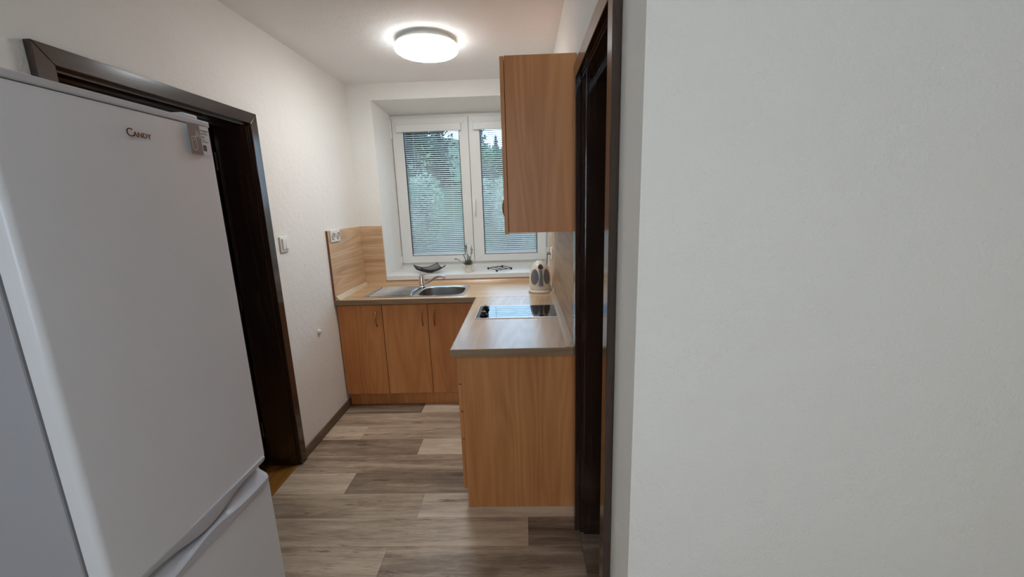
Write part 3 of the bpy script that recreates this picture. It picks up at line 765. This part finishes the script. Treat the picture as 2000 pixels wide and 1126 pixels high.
px_, py_ = .906, .085
pt = thing('watering_can_planter', (px_, py_, SZ), 'small ivory watering can planter with dried lavender on the window sill', 'planter')
bm = bmesh.new(); lathe(bm, [(.031, .0003), (.033, .002), (.0325, .03), (.031, .060), (.033, .066), (.030, .066), (.028, .056), (.004, .054)], px_, py_, SZ, 32); obj('can', bm, 'enamel', pt)
bm = bmesh.new(); tube(bm, [(px_+.031, py_, SZ+.014), (px_+.050, py_, SZ+.020), (px_+.056, py_, SZ+.038), (px_+.048, py_, SZ+.054), (px_+.031, py_, SZ+.056)], .003, 8); obj('can_handle', bm, 'enamel', pt)
bm = bmesh.new(); tube(bm, [(px_-.030, py_, SZ+.018), (px_-.045, py_, SZ+.038), (px_-.056, py_, SZ+.060)], [.007, .005, .0045], 8); obj('can_spout', bm, 'enamel', pt)
random.seed(3)
tips = [(-.12, .0, .118, True), (-.02, .01, .235, False), (-.008, -.01, .245, False), (.035, .0, .225, False), (.042, .01, .20, False), (-.035, -.01, .15, False), (.02, -.02, .14, False), (.0, .02, .15, False)]
for i, (dx, dy, dz, droop) in enumerate(tips):
    a = Vector((px_+dx*.15, py_+dy*.3, SZ+.055)); c = Vector((px_+dx, py_+dy, SZ+dz)); m = a.lerp(c, .5) + Vector((dx*.1, 0, .03 if droop else .004))
    pts = [a*(1-t)**2 + m*2*t*(1-t) + c*t*t for t in (k/6 for k in range(7))]
    bm = bmesh.new(); tube(bm, pts, .0013, 5); sm = obj('stem', bm, 'stem', pt)
    bm = bmesh.new()
    for k in range(14 if droop else 9):
        t = (.45 if droop else .68) + (.55 if droop else .32)*k/(13 if droop else 8); q = a*(1-t)**2 + m*2*t*(1-t) + c*t*t
        q = q + Vector((random.uniform(-.004, .004), random.uniform(-.004, .004), random.uniform(-.004, .004)))
        lathe(bm, [(.0006, -.004), (.003, -.001), (.003, .001), (.0006, .004)], q.x, q.y, q.z, 6)
    obj('flower_spike', bm, 'lavender', sm)
bm = bmesh.new()
for k in range(420):
    a = random.uniform(0, 2*math.pi); e = random.uniform(.1, 1.4); l = random.uniform(.018, .066)
    o_ = Vector((px_+random.uniform(-.022, .022), py_+random.uniform(-.02, .02), SZ+.056+random.uniform(0, .012)))
    d = Vector((math.cos(a)*math.cos(e), math.sin(a)*math.cos(e), math.sin(e))); s_ = d.cross(Vector((0, 0, 1))).normalized()*random.uniform(.0012, .0028)
    bm.faces.new([bm.verts.new(q) for q in (o_-s_*.3, o_+d*l*.6-s_, o_+d*l, o_+d*l*.6+s_)])
obj('foliage', bm, 'leaf_grey', pt, kind='stuff', smooth=False)

tv = thing('trivet', (1.175, .17, SZ), 'black metal lattice trivet lying flat on the window sill', 'trivet')
L0, N0, R0 = Vector((1.072, .190, 0)), Vector((1.158, .045, 0)), Vector((1.281, .150, 0)); K0 = L0+R0-N0
zb = Vector((0, 0, SZ+.013))
for a, c in ((L0, K0), (N0, R0)):
    e = (c-a).normalized()*.012
    bm = bmesh.new(); tube(bm, [a-e+zb, c+e+zb], .003, 8); obj('rail', bm, 'black_metal', tv)
for k in range(4):
    t = (k+.0)/3; a = L0.lerp(K0, t); c = N0.lerp(R0, t); e = (c-a).normalized()*.012
    bm = bmesh.new(); tube(bm, [a-e+zb+Vector((0, 0, .003)), c+e+zb+Vector((0, 0, .003))], .0032, 8); obj('bar', bm, 'black_metal', tv)
for q in (L0, N0, R0, K0):
    bm = bmesh.new(); lathe(bm, [(.005, .0003), (.008, .003), (.008, .010), (.005, .015)], q.x, q.y, SZ, 14); obj('foot', bm, 'black_metal', tv)

# ---------------------------------------------------------------- outside
def gz(y, x=0):
    z = -.6 + max(0, y-3)*.16
    return z + max(0, y-13)*(.070 - .010*x)
bm = bmesh.new()
n = 32
g = [[bm.verts.new((-22+40*i/n, .5+36*j/n, gz(.5+36*j/n, -22+40*i/n) + .2*math.sin(i*1.7)*math.cos(j*1.3)*(j > 3))) for j in range(n+1)] for i in range(n+1)]
for i in range(n):
    for j in range(n): bm.faces.new((g[i][j], g[i+1][j], g[i+1][j+1], g[i][j+1]))
struct('ground_outside', bm, 'ground')
crown_cache = {}
def crown(kind, seed):
    if (kind, seed) in crown_cache: return crown_cache[(kind, seed)]
    rnd = random.Random(seed*17+len(kind)); vs_, fs = [], []
    def leaf(c, s, droop=0):
        a = rnd.uniform(0, 2*math.pi); e = rnd.uniform(-.9, .9)
        d = Vector((math.cos(a)*math.cos(e), math.sin(a)*math.cos(e), math.sin(e)-droop)).normalized()
        w = d.cross(Vector((rnd.uniform(-1, 1), rnd.uniform(-1, 1), rnd.uniform(-1, 1)))).normalized()*s*.42
        i = len(vs_); vs_.extend([c, c+d*s*.5-w, c+d*s, c+d*s*.5+w]); fs.append((i, i+1, i+2, i+3))
    if kind == 'conifer':
        for k in range(8000):
            h = rnd.random()**1.3; r = (1-h)*.24*(.72+.28*math.sin(h*60))+.008; a = rnd.uniform(0, 2*math.pi); q = math.sqrt(rnd.random())
            leaf(Vector((r*q*math.cos(a), r*q*math.sin(a), .08+.92*h - .05*q*(1-h))), .024*(1.1-.6*h), .5)
    else:
        blobs = [(Vector((rnd.uniform(-.26, .26), rnd.uniform(-.26, .26), rnd.uniform(.35, .86))), rnd.uniform(.15, .24)) for _ in range(26)] if kind == 'tree' else \
                [(Vector((rnd.uniform(-.42, .42), rnd.uniform(-.3, .3), rnd.uniform(.15, .75))), rnd.uniform(.16, .27)) for _ in range(20)]
        for k in range(20000):
            c, r = rnd.choice(blobs); v = Vector((rnd.gauss(0, 1), rnd.gauss(0, 1), rnd.gauss(0, 1))).normalized()*r*(rnd.random()**.33)
            leaf(c+v, .026 if kind == 'tree' else .032)
    me = bpy.data.meshes.new('crown'); me.from_pydata([tuple(v) for v in vs_], [], fs); crown_cache[(kind, seed)] = me
    return me
def tree(name, kind, x, y, h, mat, label, seed, wide=1.0):
    z = gz(y, x)-.15
    t = thing(name, (x, y, z), label, 'tree' if kind != 'shrub' else 'shrub', 'greenery outside the window')
    bm = bmesh.new(); tube(bm, [(x, y, z), (x+.02*h, y, z+.3*h), (x-.01*h, y, z+.6*h), (x, y, z+.88*h)], [.03*h, .022*h, .014*h, .004*h], 8); obj('trunk', bm, 'bark', t)
    src = crown(kind, seed); me = src.copy(); me.materials.clear(); me.materials.append(M[mat])
    o = bpy.data.objects.new('crown', me); COL.objects.link(o); o.parent = t; o.scale = (h*wide, h*wide, h); o.rotation_euler.z = seed*1.3+x
tree('broadleaf_tree', 'tree', -3.8, 12.6, 6.8, 'leaf_dark', 'tall dark leafy tree filling the upper left of the window view', 1, .88)
tree('broadleaf_tree', 'tree', .55, 11.6, 3.0, 'leaf_mid', 'mid green tree behind the middle bar of the window', 2, 1.0)
tree('broadleaf_tree', 'tree', 3.9, 12.2, 3.3, 'leaf_mid', 'mid green tree hidden behind the wall cabinet right of the window view', 3, .95)
tree('broadleaf_tree', 'tree', -6.0, 17.8, 3.8, 'leaf_mid', 'mid green tree behind the tall dark tree at the left of the view', 4, 1.2)
tree('conifer', 'conifer', -.70, 17.4, 4.3, 'leaf_dark', 'dark conifer against the sky at the top left of the right sash', 1, 1.25)
tree('conifer', 'conifer', -3.05, 19.4, 4.2, 'leaf_dark', 'dark conifer against the sky at the top right of the left sash', 2, 1.0)
tree('conifer', 'conifer', -.02, 20.8, 2.7, 'leaf_dark', 'smaller dark conifer against the sky beside the wall cabinet', 3, 1.2)
shr = [(-4.4, 8.1, 2.5, 1, 'leaf_mid', 'mid green shrub at the far left of the window view'), (-1.75, 8.1, 2.5, 2, 'leaf_light', 'light green shrub low in the left sash behind the wire dish'),
       (.9, 8.1, 2.5, 3, 'leaf_light', 'light green shrub low in the right sash above the trivet'), (3.55, 8.1, 2.5, 4, 'leaf_mid', 'mid green shrub at the far right of the window view'),
       (.55, 15.0, 2.6, 8, 'leaf_light', 'light green shrub high on the slope in the right sash'), (3.3, 15.0, 2.6, 9, 'leaf_mid', 'mid green shrub high on the slope behind the wall cabinet'),
       (-1.6, 5.3, 1.6, 5, 'leaf_mid', 'low shrub nearest the house in the left sash'), (.3, 5.3, 1.6, 6, 'leaf_mid', 'low shrub nearest the house behind the lavender planter'), (2.2, 5.3, 1.6, 7, 'leaf_mid', 'low shrub nearest the house behind the kettle side')]
for x, y, h, sd, mt, lb in shr: tree('shrub', 'shrub', x, y, h, mt, lb, sd, .75)
